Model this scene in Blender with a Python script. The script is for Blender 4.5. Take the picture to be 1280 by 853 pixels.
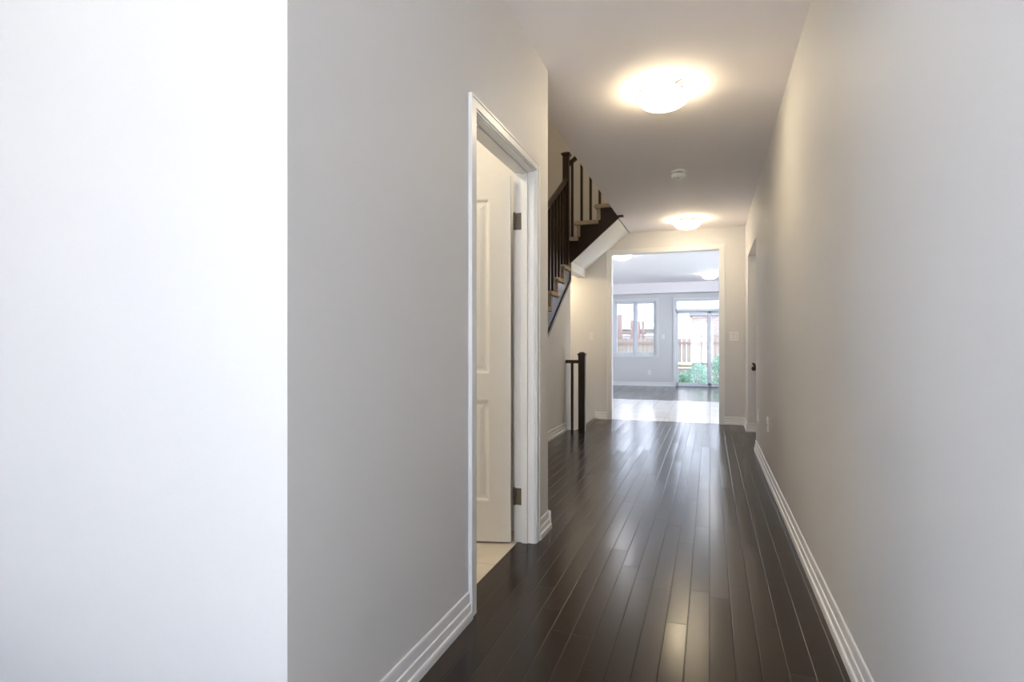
import bpy, bmesh, math, random
from mathutils import Vector, Matrix
random.seed(7)
for o in list(bpy.data.objects):
    bpy.data.objects.remove(o, do_unlink=True)
SC = bpy.context.scene
COL = SC.collection

# ------------------------------------------------------------------ camera, sky, exposure
cam = bpy.data.objects.new('camera', bpy.data.cameras.new('camera'))
COL.objects.link(cam)
cam.location = (0, 0, 1.1)
cam.rotation_euler = (math.radians(90), 0, math.radians(19.326))
cam.data.sensor_width = 36
cam.data.lens = 705.5 / 1280 * 36
cam.data.shift_y = 5.7 / 1280
cam.data.clip_start = .02
cam.data.clip_end = 500
SC.camera = cam
SC.view_settings.view_transform = 'Standard'
SC.view_settings.look = 'None'
SC.view_settings.gamma = 1
SC.view_settings.use_curve_mapping = False
SC.view_settings.exposure = 1.58
SC.cycles.use_denoising = True
SC.cycles.max_bounces = 10
SC.cycles.diffuse_bounces = 7
SC.cycles.transparent_max_bounces = 12
SC.cycles.sample_clamp_indirect = 8
SC.cycles.caustics_reflective = False
SC.cycles.caustics_refractive = False

SKY_BACK, SKY_SIDE, SKY_FRONT = 2.2, 4.2, 4.7   # sky over the garden, to the sides, in front of the house
LAMP_NEAR, LAMP_FAR, LAMP_BACK, LAMP_POWDER, LAMP_UP, LAMP_CELLAR = 12.0, 14.0, 11.0, 18.0, 18.0, 9.5
WARM = (1.0, .82, .55)
COOL = (.94, .95, 1.0)

W = bpy.data.worlds.new('sky')
SC.world = W
W.use_nodes = True
nt = W.node_tree
nt.nodes.clear()
out = nt.nodes.new('ShaderNodeOutputWorld')
bg = nt.nodes.new('ShaderNodeBackground')
bg.inputs['Color'].default_value = (.76, .82, 1.0, 1)
tc = nt.nodes.new('ShaderNodeTexCoord')
sp = nt.nodes.new('ShaderNodeSeparateXYZ')
rp = nt.nodes.new('ShaderNodeValToRGB')
mr = nt.nodes.new('ShaderNodeMapRange')
mr.inputs['From Min'].default_value = -1
mr.inputs['From Max'].default_value = 1
e = rp.color_ramp.elements
e[0].position = .12; e[0].color = (1, 1, 1, 1)
e[1].position = .90; e[1].color = (SKY_BACK / SKY_FRONT,) * 3 + (1,)
for ps in (.42, .60):
    m = rp.color_ramp.elements.new(ps); m.color = (SKY_SIDE / SKY_FRONT,) * 3 + (1,)
mu = nt.nodes.new('ShaderNodeMath'); mu.operation = 'MULTIPLY'; mu.inputs[1].default_value = SKY_FRONT
L = nt.links.new
L(tc.outputs['Generated'], sp.inputs[0]); L(sp.outputs['Y'], mr.inputs['Value'])
L(mr.outputs[0], rp.inputs[0]); L(rp.outputs[0], mu.inputs[0])
# hazy daylight: the sky is brightest low over the ground and darker overhead
zr = nt.nodes.new('ShaderNodeMapRange'); zr.inputs['From Min'].default_value = .15; zr.inputs['From Max'].default_value = .9
zr.inputs['To Min'].default_value = 1; zr.inputs['To Max'].default_value = .3
m3 = nt.nodes.new('ShaderNodeMath'); m3.operation = 'MULTIPLY'
L(sp.outputs['Z'], zr.inputs['Value']); L(mu.outputs[0], m3.inputs[0]); L(zr.outputs[0], m3.inputs[1]); L(m3.outputs[0], bg.inputs['Strength'])
L(bg.outputs[0], out.inputs[0])

sun = bpy.data.lights.new('sun', 'SUN'); sun.energy = 42.0; sun.angle = math.radians(2); sun.color = (1.0, .97, .99)
so = bpy.data.objects.new('sun', sun); COL.objects.link(so); so.location = (0, -20, 20)
so.rotation_euler = Vector((.22, .62, -.75)).to_track_quat('-Z', 'Y').to_euler()

def portal(name, loc, rot, sx, sy):
    d = bpy.data.lights.new(name, 'AREA'); d.shape = 'RECTANGLE'; d.size = sx; d.size_y = sy
    d.cycles.is_portal = True
    o = bpy.data.objects.new(name, d); COL.objects.link(o); o.location = loc; o.rotation_euler = rot
R90 = math.radians(90)
portal('front_door_daylight', (-.46, -2.5, 1.25), (R90, 0, 0), 1.5, 2.4)
portal('added_foyer_window_portal', (-2.92, -1.025, 1.425), (0, -R90, 0), 1.35, 1.35)  # sampling portal for the unseen window added to brighten the right wall
portal('garden_window_daylight', (-1.94, 15.9, 1.58), (-R90, 0, 0), 1.1, 1.5)
portal('patio_door_daylight', (0, 15.9, 1.15), (-R90, 0, 0), 1.8, 2.35)
portal('added_kitchen_window_portal', (3.22, 11.9, 1.4), (0, R90, 0), 2.2, 5.4)  # sampling portal for the unseen window added to light the back room

# ------------------------------------------------------------------ materials
def newmat(name):
    m = bpy.data.materials.new(name); m.use_nodes = True
    return m, m.node_tree, m.node_tree.nodes['Principled BSDF']

def paint(name, col, rough=.6, bump=.02, scale=260, spec=.3, var=.03, metal=0):
    m, t, b = newmat(name)
    b.inputs['Roughness'].default_value = rough
    b.inputs['Specular IOR Level'].default_value = spec
    b.inputs['Metallic'].default_value = metal
    c = t.nodes.new('ShaderNodeTexCoord')
    n = t.nodes.new('ShaderNodeTexNoise'); n.inputs['Scale'].default_value = scale; n.inputs['Detail'].default_value = 3
    t.links.new(c.outputs['Object'], n.inputs['Vector'])
    mx = t.nodes.new('ShaderNodeMix'); mx.data_type = 'RGBA'
    mx.inputs[6].default_value = (*[v * (1 - var) for v in col], 1)
    mx.inputs[7].default_value = (*[min(1, v * (1 + var)) for v in col], 1)
    t.links.new(n.outputs['Fac'], mx.inputs[0]); t.links.new(mx.outputs[2], b.inputs['Base Color'])
    bp = t.nodes.new('ShaderNodeBump'); bp.inputs['Strength'].default_value = bump; bp.inputs['Distance'].default_value = .002
    t.links.new(n.outputs['Fac'], bp.inputs['Height']); t.links.new(bp.outputs[0], b.inputs['Normal'])
    return m

def planks(name, dark, light, width, length, rough=.27, along='Y', gap=.0026, spec=.42):
    m, t, b = newmat(name)
    N = t.nodes.new; K = t.links.new
    def math_(op, a, bb=None):
        n = N('ShaderNodeMath'); n.operation = op
        for i, v in enumerate((a, bb)):
            if v is None: continue
            if isinstance(v, (int, float)): n.inputs[i].default_value = v
            else: K(v, n.inputs[i])
        return n.outputs[0]
    c = N('ShaderNodeTexCoord'); s = N('ShaderNodeSeparateXYZ'); K(c.outputs['Object'], s.inputs[0])
    u, v = (s.outputs['X'], s.outputs['Y']) if along == 'Y' else (s.outputs['Y'], s.outputs['X'])
    ru = math_('DIVIDE', u, width); row = math_('FLOOR', ru); fu = math_('SUBTRACT', ru, row)
    wn = N('ShaderNodeTexWhiteNoise'); wn.noise_dimensions = '1D'; K(row, wn.inputs['W'])
    rv = math_('ADD', math_('DIVIDE', v, length), math_('MULTIPLY', wn.outputs['Value'], 7.3))
    colm = math_('FLOOR', rv); fv = math_('SUBTRACT', rv, colm)
    cb = N('ShaderNodeCombineXYZ'); K(row, cb.inputs[0]); K(colm, cb.inputs[1])
    w2 = N('ShaderNodeTexWhiteNoise'); w2.noise_dimensions = '2D'; K(cb.outputs[0], w2.inputs['Vector'])
    # grain, stretched along the board and shifted from board to board
    g = N('ShaderNodeCombineXYZ')
    K(math_('MULTIPLY', u, 26.0), g.inputs[0]); K(math_('MULTIPLY', v, 1.6), g.inputs[1]); K(math_('MULTIPLY', w2.outputs['Value'], 40.0), g.inputs[2])
    ng = N('ShaderNodeTexNoise'); ng.inputs['Scale'].default_value = 1.6; ng.inputs['Detail'].default_value = 7; ng.inputs['Roughness'].default_value = .62
    ng.inputs['Distortion'].default_value = .7
    K(g.outputs[0], ng.inputs['Vector'])
    wv = N('ShaderNodeTexWave'); wv.inputs['Scale'].default_value = .9; wv.inputs['Distortion'].default_value = 9; wv.inputs['Detail'].default_value = 3
    K(g.outputs[0], wv.inputs['Vector'])
    f = math_('ADD', math_('MULTIPLY', ng.outputs['Fac'], .5), math_('ADD', math_('MULTIPLY', w2.outputs['Value'], .40), math_('MULTIPLY', wv.outputs['Fac'], .16)))
    f = math_('SUBTRACT', f, .12)
    mx = N('ShaderNodeMix'); mx.data_type = 'RGBA'
    mx.inputs[6].default_value = (*dark, 1); mx.inputs[7].default_value = (*light, 1); K(f, mx.inputs[0])
    eu = math_('MULTIPLY', math_('MINIMUM', fu, math_('SUBTRACT', 1.0, fu)), width)
    ev = math_('MULTIPLY', math_('MINIMUM', fv, math_('SUBTRACT', 1.0, fv)), length)
    seam = N('ShaderNodeMapRange'); K(math_('MINIMUM', eu, ev), seam.inputs['Value'])
    seam.inputs['From Min'].default_value = gap * .35; seam.inputs['From Max'].default_value = gap
    m2 = N('ShaderNodeMix'); m2.data_type = 'RGBA'; m2.inputs[6].default_value = (*[x * .3 for x in dark], 1)
    K(seam.outputs[0], m2.inputs[0]); K(mx.outputs[2], m2.inputs[7]); K(m2.outputs[2], b.inputs['Base Color'])
    r = math_('ADD', math_('ADD', rough - .08, math_('MULTIPLY', w2.outputs['Value'], .07)), math_('MULTIPLY', ng.outputs['Fac'], .05)); K(r, b.inputs['Roughness'])
    b.inputs['Specular IOR Level'].default_value = spec
    tilt = math_('MULTIPLY', math_('SUBTRACT', w2.outputs['Value'], .5), math_('MULTIPLY', fu, width * .03))
    cup = math_('MULTIPLY', math_('MULTIPLY', fu, math_('SUBTRACT', 1.0, fu)), width * .008)
    h = math_('ADD', math_('ADD', tilt, cup), math_('ADD', math_('MULTIPLY', seam.outputs[0], .0005), math_('MULTIPLY', ng.outputs['Fac'], .00005)))
    bp = N('ShaderNodeBump'); bp.inputs['Strength'].default_value = 1.0; bp.inputs['Distance'].default_value = 1.0
    K(h, bp.inputs['Height']); K(bp.outputs[0], b.inputs['Normal'])
    return m

def tiles(name, col, grout, size, rough=.25, off=0.0, mortar=.004):
    m, t, b = newmat(name)
    c = t.nodes.new('ShaderNodeTexCoord'); br = t.nodes.new('ShaderNodeTexBrick')
    br.offset = off; br.squash = 1
    br.inputs['Color1'].default_value = (*col, 1); br.inputs['Color2'].default_value = (*[v * .95 for v in col], 1)
    br.inputs['Mortar'].default_value = (*grout, 1); br.inputs['Scale'].default_value = 1
    br.inputs['Brick Width'].default_value = size; br.inputs['Row Height'].default_value = size; br.inputs['Mortar Size'].default_value = mortar
    t.links.new(c.outputs['Object'], br.inputs['Vector'])
    n = t.nodes.new('ShaderNodeTexNoise'); n.inputs['Scale'].default_value = 5; n.inputs['Detail'].default_value = 6
    t.links.new(c.outputs['Object'], n.inputs['Vector'])
    mx = t.nodes.new('ShaderNodeMix'); mx.data_type = 'RGBA'; mx.blend_type = 'MULTIPLY'; mx.inputs[0].default_value = .35
    t.links.new(br.outputs['Color'], mx.inputs[6])
    rr = t.nodes.new('ShaderNodeValToRGB'); rr.color_ramp.elements[0].position = .3; rr.color_ramp.elements[0].color = (.72, .66, .56, 1)
    rr.color_ramp.elements[1].position = .62; rr.color_ramp.elements[1].color = (1, 1, 1, 1)
    t.links.new(n.outputs['Fac'], rr.inputs[0]); t.links.new(rr.outputs[0], mx.inputs[7]); t.links.new(mx.outputs[2], b.inputs['Base Color'])
    b.inputs['Roughness'].default_value = rough
    bp = t.nodes.new('ShaderNodeBump'); bp.inputs['Strength'].default_value = .4; bp.inputs['Distance'].default_value = .002; bp.invert = True
    t.links.new(br.outputs['Fac'], bp.inputs['Height']); t.links.new(bp.outputs[0], b.inputs['Normal'])
    return m

def bricks(name, c1, c2, mort):
    m, t, b = newmat(name)
    c = t.nodes.new('ShaderNodeTexCoord'); mp = t.nodes.new('ShaderNodeMapping'); mp.inputs['Rotation'].default_value = (R90, 0, 0)
    br = t.nodes.new('ShaderNodeTexBrick'); br.inputs['Color1'].default_value = (*c1, 1); br.inputs['Color2'].default_value = (*c2, 1)
    br.inputs['Mortar'].default_value = (*mort, 1); br.inputs['Scale'].default_value = 1
    br.inputs['Brick Width'].default_value = .22; br.inputs['Row Height'].default_value = .075; br.inputs['Mortar Size'].default_value = .01
    t.links.new(c.outputs['Object'], mp.inputs[0]); t.links.new(mp.outputs[0], br.inputs['Vector']); t.links.new(br.outputs['Color'], b.inputs['Base Color'])
    b.inputs['Roughness'].default_value = .85
    return m

def carpet_mat():
    m, t, b = newmat('beige_carpet')
    c = t.nodes.new('ShaderNodeTexCoord'); n = t.nodes.new('ShaderNodeTexNoise'); n.inputs['Scale'].default_value = 190; n.inputs['Detail'].default_value = 4
    t.links.new(c.outputs['Object'], n.inputs['Vector'])
    r = t.nodes.new('ShaderNodeValToRGB'); r.color_ramp.elements[0].position = .35; r.color_ramp.elements[0].color = (.26, .20, .14, 1)
    r.color_ramp.elements[1].position = .65; r.color_ramp.elements[1].color = (.62, .53, .41, 1)
    t.links.new(n.outputs['Fac'], r.inputs[0]); t.links.new(r.outputs[0], b.inputs['Base Color'])
    b.inputs['Roughness'].default_value = .95; b.inputs['Specular IOR Level'].default_value = .1
    bp = t.nodes.new('ShaderNodeBump'); bp.inputs['Strength'].default_value = .8; bp.inputs['Distance'].default_value = .006
    t.links.new(n.outputs['Fac'], bp.inputs['Height']); t.links.new(bp.outputs[0], b.inputs['Normal'])
    return m

def stained_wood(name, dark, light, rough=.3):
    m, t, b = newmat(name)
    c = t.nodes.new('ShaderNodeTexCoord'); mp = t.nodes.new('ShaderNodeMapping'); mp.inputs['Scale'].default_value = (22, 22, 2.2)
    n = t.nodes.new('ShaderNodeTexNoise'); n.inputs['Scale'].default_value = 2; n.inputs['Detail'].default_value = 6; n.inputs['Distortion'].default_value = .6
    t.links.new(c.outputs['Object'], mp.inputs[0]); t.links.new(mp.outputs[0], n.inputs['Vector'])
    mx = t.nodes.new('ShaderNodeMix'); mx.data_type = 'RGBA'; mx.inputs[6].default_value = (*dark, 1); mx.inputs[7].default_value = (*light, 1)
    t.links.new(n.outputs['Fac'], mx.inputs[0]); t.links.new(mx.outputs[2], b.inputs['Base Color'])
    b.inputs['Roughness'].default_value = rough
    return m

def glass_mat():
    m = bpy.data.materials.new('window_glass'); m.use_nodes = True; t = m.node_tree; t.nodes.clear()
    o = t.nodes.new('ShaderNodeOutputMaterial'); tr = t.nodes.new('ShaderNodeBsdfTransparent'); tr.inputs[0].default_value = (.95, .975, .97, 1)
    gl = t.nodes.new('ShaderNodeBsdfGlossy'); gl.inputs['Roughness'].default_value = .02
    fr = t.nodes.new('ShaderNodeFresnel'); fr.inputs['IOR'].default_value = 1.45
    mx = t.nodes.new('ShaderNodeMixShader')
    t.links.new(fr.outputs[0], mx.inputs[0]); t.links.new(tr.outputs[0], mx.inputs[1]); t.links.new(gl.outputs[0], mx.inputs[2]); t.links.new(mx.outputs[0], o.inputs[0])
    return m

def glow(name, col, strength):
    m, t, b = newmat(name)
    b.inputs['Base Color'].default_value = (.9, .88, .84, 1); b.inputs['Roughness'].default_value = .35
    b.inputs['Emission Color'].default_value = (*col, 1); b.inputs['Emission Strength'].default_value = strength
    return m

M = {}
M['wall'] = paint('wall_paint', (.70, .69, .678), .62, .03)
M['white_wall'] = M['wall']
M['ceiling'] = paint('ceiling_paint', (.93, .885, .88), .8, .04, 300)
M['trim'] = paint('white_trim_paint', (.79, .79, .785), .38, .005, 90, .45, .01)
M['door'] = paint('door_paint', (.82, .80, .76), .42, .01, 90, .45, .01)
M['floor'] = planks('dark_stained_planks', (.0110, .0070, .0042), (.046, .0285, .0165), .083, .95, .25)
M['family_floor'] = planks('family_room_planks', (.035, .03, .028), (.10, .088, .08), .083, 1.05, .20, 'Y', .0026, .85)
M['powder_tile'] = tiles('beige_marbled_tile', (.68, .62, .52), (.50, .45, .37), .33)
M['kitchen_tile'] = tiles('pale_kitchen_tile', (.82, .81, .80), (.46, .45, .44), .32, .18)
M['carpet'] = carpet_mat()
M['wood'] = stained_wood('espresso_wood', (.018, .0105, .0065), (.050, .029, .018), .28)
M['bronze'] = paint('dark_bronze', (.045, .035, .028), .38, .01, 60, .5, .05, .75)
M['hinge'] = paint('satin_bronze_hinge', (.17, .145, .12), .42, .01, 60, .5, .05, .7)
M['plastic'] = paint('white_plastic', (.84, .83, .80), .35, .0, 90, .45, .01)
M['grey_plastic'] = paint('grey_plastic', (.25, .24, .23), .5, .0, 90, .4, .02)
M['nickel'] = paint('brushed_nickel', (.36, .33, .30), .35, .0, 90, .5, .02, .9)
M['glass'] = glass_mat()
M['vinyl'] = paint('white_vinyl', (.78, .80, .83), .4, .0, 90, .4, .01)
M['grey_vinyl'] = paint('grey_door_track', (.30, .33, .38), .4, .0, 90, .4, .02)
M['cedar'] = planks('weathered_cedar', (.42, .31, .28), (.56, .46, .43), .14, 3.0, .8, 'Y', .004, .2)
M['cedar_dark'] = paint('cedar_post', (.36, .25, .23), .8, .1, 30, .2, .15)
M['brick'] = bricks('pink_brick', (.40, .29, .27), (.46, .35, .33), (.5, .46, .45))
M['siding'] = paint('pale_siding', (.5, .5, .53), .7, .02, 20)
M['roof'] = paint('grey_shingles', (.30, .29, .31), .9, .1, 30, .2, .15)
M['ground'] = paint('pale_gravel', (.60, .58, .54), .9, .3, 40, .2, .2)
M['concrete'] = paint('pale_concrete', (.62, .60, .57), .85, .2, 40, .2, .08)
M['soil'] = paint('lawn_green', (.16, .26, .10), .9, .3, 30, .2, .3)
M['leaf'] = paint('bush_leaf', (.36, .56, .46), .5, .0, 8, .4, .35)
M['stem'] = paint('bush_stem', (.16, .11, .07), .8, .1, 30)

# ------------------------------------------------------------------ helpers
def bm_new(): return bmesh.new()

def box(bm, x0, x1, y0, y1, z0, z1):
    v = [bm.verts.new((x, y, z)) for x in (x0, x1) for y in (y0, y1) for z in (z0, z1)]
    for f in ((0, 1, 3, 2), (4, 6, 7, 5), (0, 4, 5, 1), (2, 3, 7, 6), (0, 2, 6, 4), (1, 5, 7, 3)):
        bm.faces.new([v[i] for i in f])
    return bm

def prism(bm, poly, axis, a0, a1):
    """poly: 2D points; axis 'X': points are (y,z); 'Y': (x,z); 'Z': (x,y)."""
    def P(p, a):
        return (a, p[0], p[1]) if axis == 'X' else (p[0], a, p[1]) if axis == 'Y' else (p[0], p[1], a)
    A = [bm.verts.new(P(p, a0)) for p in poly]; B = [bm.verts.new(P(p, a1)) for p in poly]
    n = len(poly)
    bm.faces.new(A[::-1]); bm.faces.new(B)
    for i in range(n):
        bm.faces.new((A[i], A[(i + 1) % n], B[(i + 1) % n], B[i]))
    return bm

def lathe(bm, prof, seg=40, centre=(0, 0, 0)):
    cx, cy, cz = centre; rings = []
    for r, z in prof:
        if r < 1e-5: rings.append([bm.verts.new((cx, cy, cz + z))])
        else: rings.append([bm.verts.new((cx + r * math.cos(2 * math.pi * i / seg), cy + r * math.sin(2 * math.pi * i / seg), cz + z)) for i in range(seg)])
    for a, b in zip(rings, rings[1:]):
        for i in range(seg):
            j = (i + 1) % seg
            if len(a) == 1 and len(b) == 1: continue
            if len(a) == 1: bm.faces.new((a[0], b[j], b[i]))
            elif len(b) == 1: bm.faces.new((a[i], a[j], b[0]))
            else: bm.faces.new((a[i], a[j], b[j], b[i]))
    return bm

def tube(bm, pts, rad, seg=10):
    pts = [Vector(p) for p in pts]; rings = []
    for i, p in enumerate(pts):
        d = (pts[min(i + 1, len(pts) - 1)] - pts[max(i - 1, 0)]).normalized()
        a = d.orthogonal().normalized() if i == 0 else (rings_a - d * rings_a.dot(d)).normalized()
        rings_a = a; b = d.cross(a); r = rad[i] if isinstance(rad, (list, tuple)) else rad
        rings.append([bm.verts.new(p + (a * math.cos(2 * math.pi * k / seg) + b * math.sin(2 * math.pi * k / seg)) * r) for k in range(seg)])
    for A, B in zip(rings, rings[1:]):
        for k in range(seg): bm.faces.new((A[k], A[(k + 1) % seg], B[(k + 1) % seg], B[k]))
    bm.faces.new(rings[0][::-1]); bm.faces.new(rings[-1])
    return bm

def obj(name, bm, mat, parent=None, bevel=0, smooth=False, seg=2):
    """links bm (world coordinates, or the parent's own frame when the parent is rotated) as one mesh object"""
    bmesh.ops.recalc_face_normals(bm, faces=bm.faces)
    if parent is not None:
        off = Vector((0, 0, 0)); p = parent
        while p is not None:
            off += p.location; p = p.parent
        bmesh.ops.translate(bm, verts=bm.verts, vec=-off)
    me = bpy.data.meshes.new(name); bm.to_mesh(me); bm.free()
    me.materials.append(mat)
    if smooth:
        for p in me.polygons: p.use_smooth = True
    o = bpy.data.objects.new(name, me); COL.objects.link(o)
    if parent is not None: o.parent = parent
    if bevel:
        b = o.modifiers.new('soft_edges', 'BEVEL'); b.width = bevel; b.segments = seg; b.limit_method = 'ANGLE'; b.angle_limit = math.radians(35)
    return o

def tag(o, label, cat, group=None, kind=None):
    o['label'] = label; o['category'] = cat
    if group: o['group'] = group
    if kind: o['kind'] = kind
    return o

def thing(name, label, cat, loc=(0, 0, 0), group=None, kind=None):
    o = bpy.data.objects.new(name, None); COL.objects.link(o); o.location = loc; o.empty_display_size = .1
    return tag(o, label, cat, group, kind)

def struct(name, bm, mat, label, cat, bevel=0):
    return tag(obj(name, bm, mat, None, bevel), label, cat, None, 'structure')

def dup(root, loc, label=None):
    r = root.copy(); COL.objects.link(r); r.location = loc
    if label: r['label'] = label
    for ch in list(root.children):
        c = ch.copy(); COL.objects.link(c); c.parent = r
        for g in list(ch.children):
            d = g.copy(); COL.objects.link(d); d.parent = c
    return r

# ------------------------------------------------------------------ dimensions
XR, XL, XS, XW = .457, -.919, -1.762, -2.76      # right wall, left wall, wall under the stair, outer left wall
H, YE, YB = 2.752, 8.396, 15.7                   # ceiling, end wall, far garden wall
YC, YL = 1.056, 3.271                            # ends of the left wall
DY0, DY1, DZ = 2.158, 2.992, 2.066               # powder room doorway
OX0, OX1, OZ = -1.375, .120, 2.445               # wide doorway in the end wall
HX = -1.616                                      # edge of the basement stair opening
LZ = 2.312                                       # stair landing
UP = 5.4                                         # upstairs ceiling

# ------------------------------------------------------------------ room shell
b = bm_new()
box(b, XL - .096, .70, .6, YE + .06, -.12, 0)
box(b, -2.80, XL - .096, .6, YC + .1, -.12, 0)
box(b, XW - .1, XL - .096, YL - .1, 7.20, -.12, 0)
box(b, HX, XL - .096, 7.20, YE + .06, -.12, 0)
struct('floor', b, M['floor'], 'dark brown stained plank floor running the length of the hallway', 'floor')
b = bm_new(); box(b, XW - .1, XL - .096, YC + .1, YL - .1, -.12, .001)
struct('floor_powder_room', b, M['powder_tile'], 'beige marbled tile floor inside the side room doorway', 'floor')
b = bm_new(); box(b, -2.80, .70, -2.55, .6, -.12, 0)  # unseen floor, made pale so daylight bounces up to the ceiling
struct('floor_foyer', b, M['kitchen_tile'], 'unseen entrance foyer floor, tiled pale to bounce daylight onto the ceiling', 'floor')
b = bm_new(); box(b, -6, 5, -9, -2.55, -.30, -.12)  # unseen slab added as a reflector for daylight through the entrance
struct('porch_bounce_slab', b, M['concrete'], 'unseen pale concrete porch added to bounce daylight up to the ceiling', 'porch')
b = bm_new(); box(b, -2.76, 3.3, YE + .12, YB + .25, 2.95, 9.0)  # unseen masses, added and built tall to shade garden and fence
box(b, -12, -2.95, 2.0, YB + .25, -.45, 9.0)
struct('wall_garden_shade', b, M['siding'], 'unseen upper storey and side block added to shade the garden', 'upper storey')
b = bm_new(); box(b, -2.66, 3.2, YE + .06, 11.70, -.12, .0)
struct('floor_kitchen', b, M['kitchen_tile'], 'pale square tile floor just past the wide doorway', 'floor')
b = bm_new(); box(b, -2.66, 3.2, 11.70, YB + .25, -.12, .0)
struct('floor_family_room', b, M['family_floor'], 'dark plank floor in front of the garden windows', 'floor')

b = bm_new()
box(b, -1.11, .70, -2.45, YE, H, 3.10)
box(b, -2.80, -1.11, -2.45, YL + .1, H, 3.10)
struct('ceiling', b, M['ceiling'], 'off-white hallway ceiling with two bowl lights', 'ceiling')
b = bm_new(); box(b, -2.66, 3.2, YE + .114, YB + .1, H, 2.95)
struct('ceiling_family_room', b, M['ceiling'], 'bluish white ceiling of the room past the wide doorway', 'ceiling')
b = bm_new(); box(b, XW, 3.2, YB - .40, YB, 2.487, H - .001) if False else box(b, -2.56, 3.1, YB - .40, YB, 2.487, H)
struct('ceiling_bulkhead', b, M['ceiling'], 'boxed bulkhead along the top of the garden wall', 'bulkhead')
b = bm_new(); box(b, XW - .1, .70, YL, YE + .114, UP, UP + .1)
struct('ceiling_upstairs', b, M['ceiling'], 'upper ceiling over the open stairwell', 'ceiling')

# right wall with the recess near its far end
RY0, RY1, RZ = 6.45, 7.80, 2.245
b = bm_new()
box(b, XR, XR + .12, -2.45, RY0, 0, H)
box(b, XR, XR + .12, RY0, RY1, RZ, H)
box(b, XR, XR + .12, RY1, YE, 0, H)
struct('wall_right', b, M['wall'], 'long plain off-white wall on the right of the hallway', 'wall')
b = bm_new(); box(b, XR + .12, XR + .22, RY0 - .2, RY1 + .2, 0, H)
struct('wall_recess', b, M['wall'], 'back of the shallow recess at the far end of the right wall', 'wall')

# left wall with the powder room doorway, and the bright return facing the entrance
T = XL - .111
b = bm_new()
box(b, T, XL, YC, DY0 - .018, 0, H)
box(b, T, XL, DY0 - .018, DY1 + .018, DZ + .018, H)
box(b, T, XL, DY1 + .018, YL, 0, H)
box(b, XW, T, YL - .111, YL, 0, H)
struct('wall_left', b, M['wall'], 'grey-lit left wall pierced by the narrow side doorway', 'wall')
b = bm_new(); box(b, -2.80, T, YC, YC + .111, 0, H)
struct('wall_entrance', b, M['white_wall'], 'brightly daylit white wall filling the left edge of the photo', 'wall')
b = bm_new()
box(b, -2.9, -2.8, -2.45, -1.7, 0, H); box(b, -2.9, -2.8, -.35, YC + .111, 0, H); box(b, -2.9, -2.8, -1.7, -.35, 0, .75); box(b, -2.9, -2.8, -1.7, -.35, 2.1, H)
struct('wall_foyer_side', b, M['wall'], 'side wall of the entrance foyer behind the camera', 'wall')
b = bm_new()
box(b, -2.9, -1.20, -2.55, -2.45, 0, H); box(b, .28, .70, -2.55, -2.45, 0, H); box(b, -1.20, .28, -2.55, -2.45, 2.45, H)
struct('wall_front', b, M['wall'], 'front wall with the entrance door behind the camera', 'wall')
b = bm_new(); box(b, XW - .1, XW, YC + .111, YE + .114, -2.6, UP)
struct('wall_outer_left', b, M['wall'], 'plain stairwell wall behind the upper stair newel', 'wall')
b = bm_new(); box(b, XW, .7, YL, YL + .1, 3.10, UP); box(b, .60, .70, YL + .1, YE, 3.10, UP)
struct('wall_upstairs', b, M['wall'], 'upper floor walls around the open stairwell', 'wall')

# end wall
b = bm_new()
Y0, Y1 = YE, YE + .114
box(b, XW, OX0 - .018, Y0, Y1, -2.6, H)
box(b, OX0 - .018, OX1 + .018, Y0, Y1, OZ + .018, H)
box(b, OX1 + .018, 3.2, Y0, Y1, 0, H)
box(b, XW, .7, Y0, Y1, H, UP)
struct('wall_end', b, M['wall'], 'warm cream end wall around the wide cased doorway', 'wall')

# stair wall, header above the basement stair, soffit
def str_low(y): return 1.887 + .672 * (y - 7.206)
YSW = 7.386
b = bm_new()
prism(b, [(4.55, 0), (YSW, 0), (YSW, 2.19), (7.30, 2.19), (7.25, str_low(7.25) + .10), (4.55, str_low(4.55) + .10)], 'X', XS - .11, XS)
box(b, XW, XS - .11, YSW - .11, YSW, -2.6, 2.19)
box(b, XS - .11, HX, 7.10, 7.20, -2.6, -.12)
struct('wall_stair', b, M['wall'], 'plain wall below the lower flight of stairs', 'wall')
b = bm_new(); box(b, XS - .11, XS, YSW, YE, 2.115, 2.235)
struct('wall_header', b, M['wall'], 'short header below the stair landing over the basement stair', 'wall')
b = bm_new()
prism(b, [(XS, 2.235), (-1.128, H + .001), (-1.128, H + .06), (XS, 2.30)], 'Y', 7.236, YE)
box(b, XW, XS - .115, YSW, YE, 2.20, 2.235)
struct('ceiling_stair', b, M['wall'], 'sloping white soffit under the upper flight of stairs', 'soffit')

# back room walls
b = bm_new(); box(b, -2.66, -2.56, Y1, YB + .15, 0, H)
struct('wall_family_room_left', b, M['wall'], 'left wall of the room past the wide doorway', 'wall')
b = bm_new()
box(b, 3.1, 3.2, Y1, 9.2, 0, H); box(b, 3.1, 3.2, 14.6, YB + .15, 0, H); box(b, 3.1, 3.2, 9.2, 14.6, 2.5, H); box(b, 3.1, 3.2, 9.2, 14.6, 0, .3)
struct('wall_family_room_right', b, M['wall'], 'right wall of the garden room', 'wall')
WX0, WX1, WZ0, WZ1 = -2.495, -1.385, .845, 2.305
PX0, PX1, PZ1 = -.865, .93, 2.310
b = bm_new()
A, B_ = YB, YB + .15
box(b, -2.66, WX0, A, B_, 0, H); box(b, WX0, WX1, A, B_, 0, WZ0); box(b, WX0, WX1, A, B_, WZ1, H)
box(b, WX1, PX0, A, B_, 0, H); box(b, PX0, PX1, A, B_, PZ1, H); box(b, PX1, 3.2, A, B_, 0, H)
struct('wall_back', b, M['wall'], 'far pale blue-white wall with the garden window and patio door', 'wall')

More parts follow.
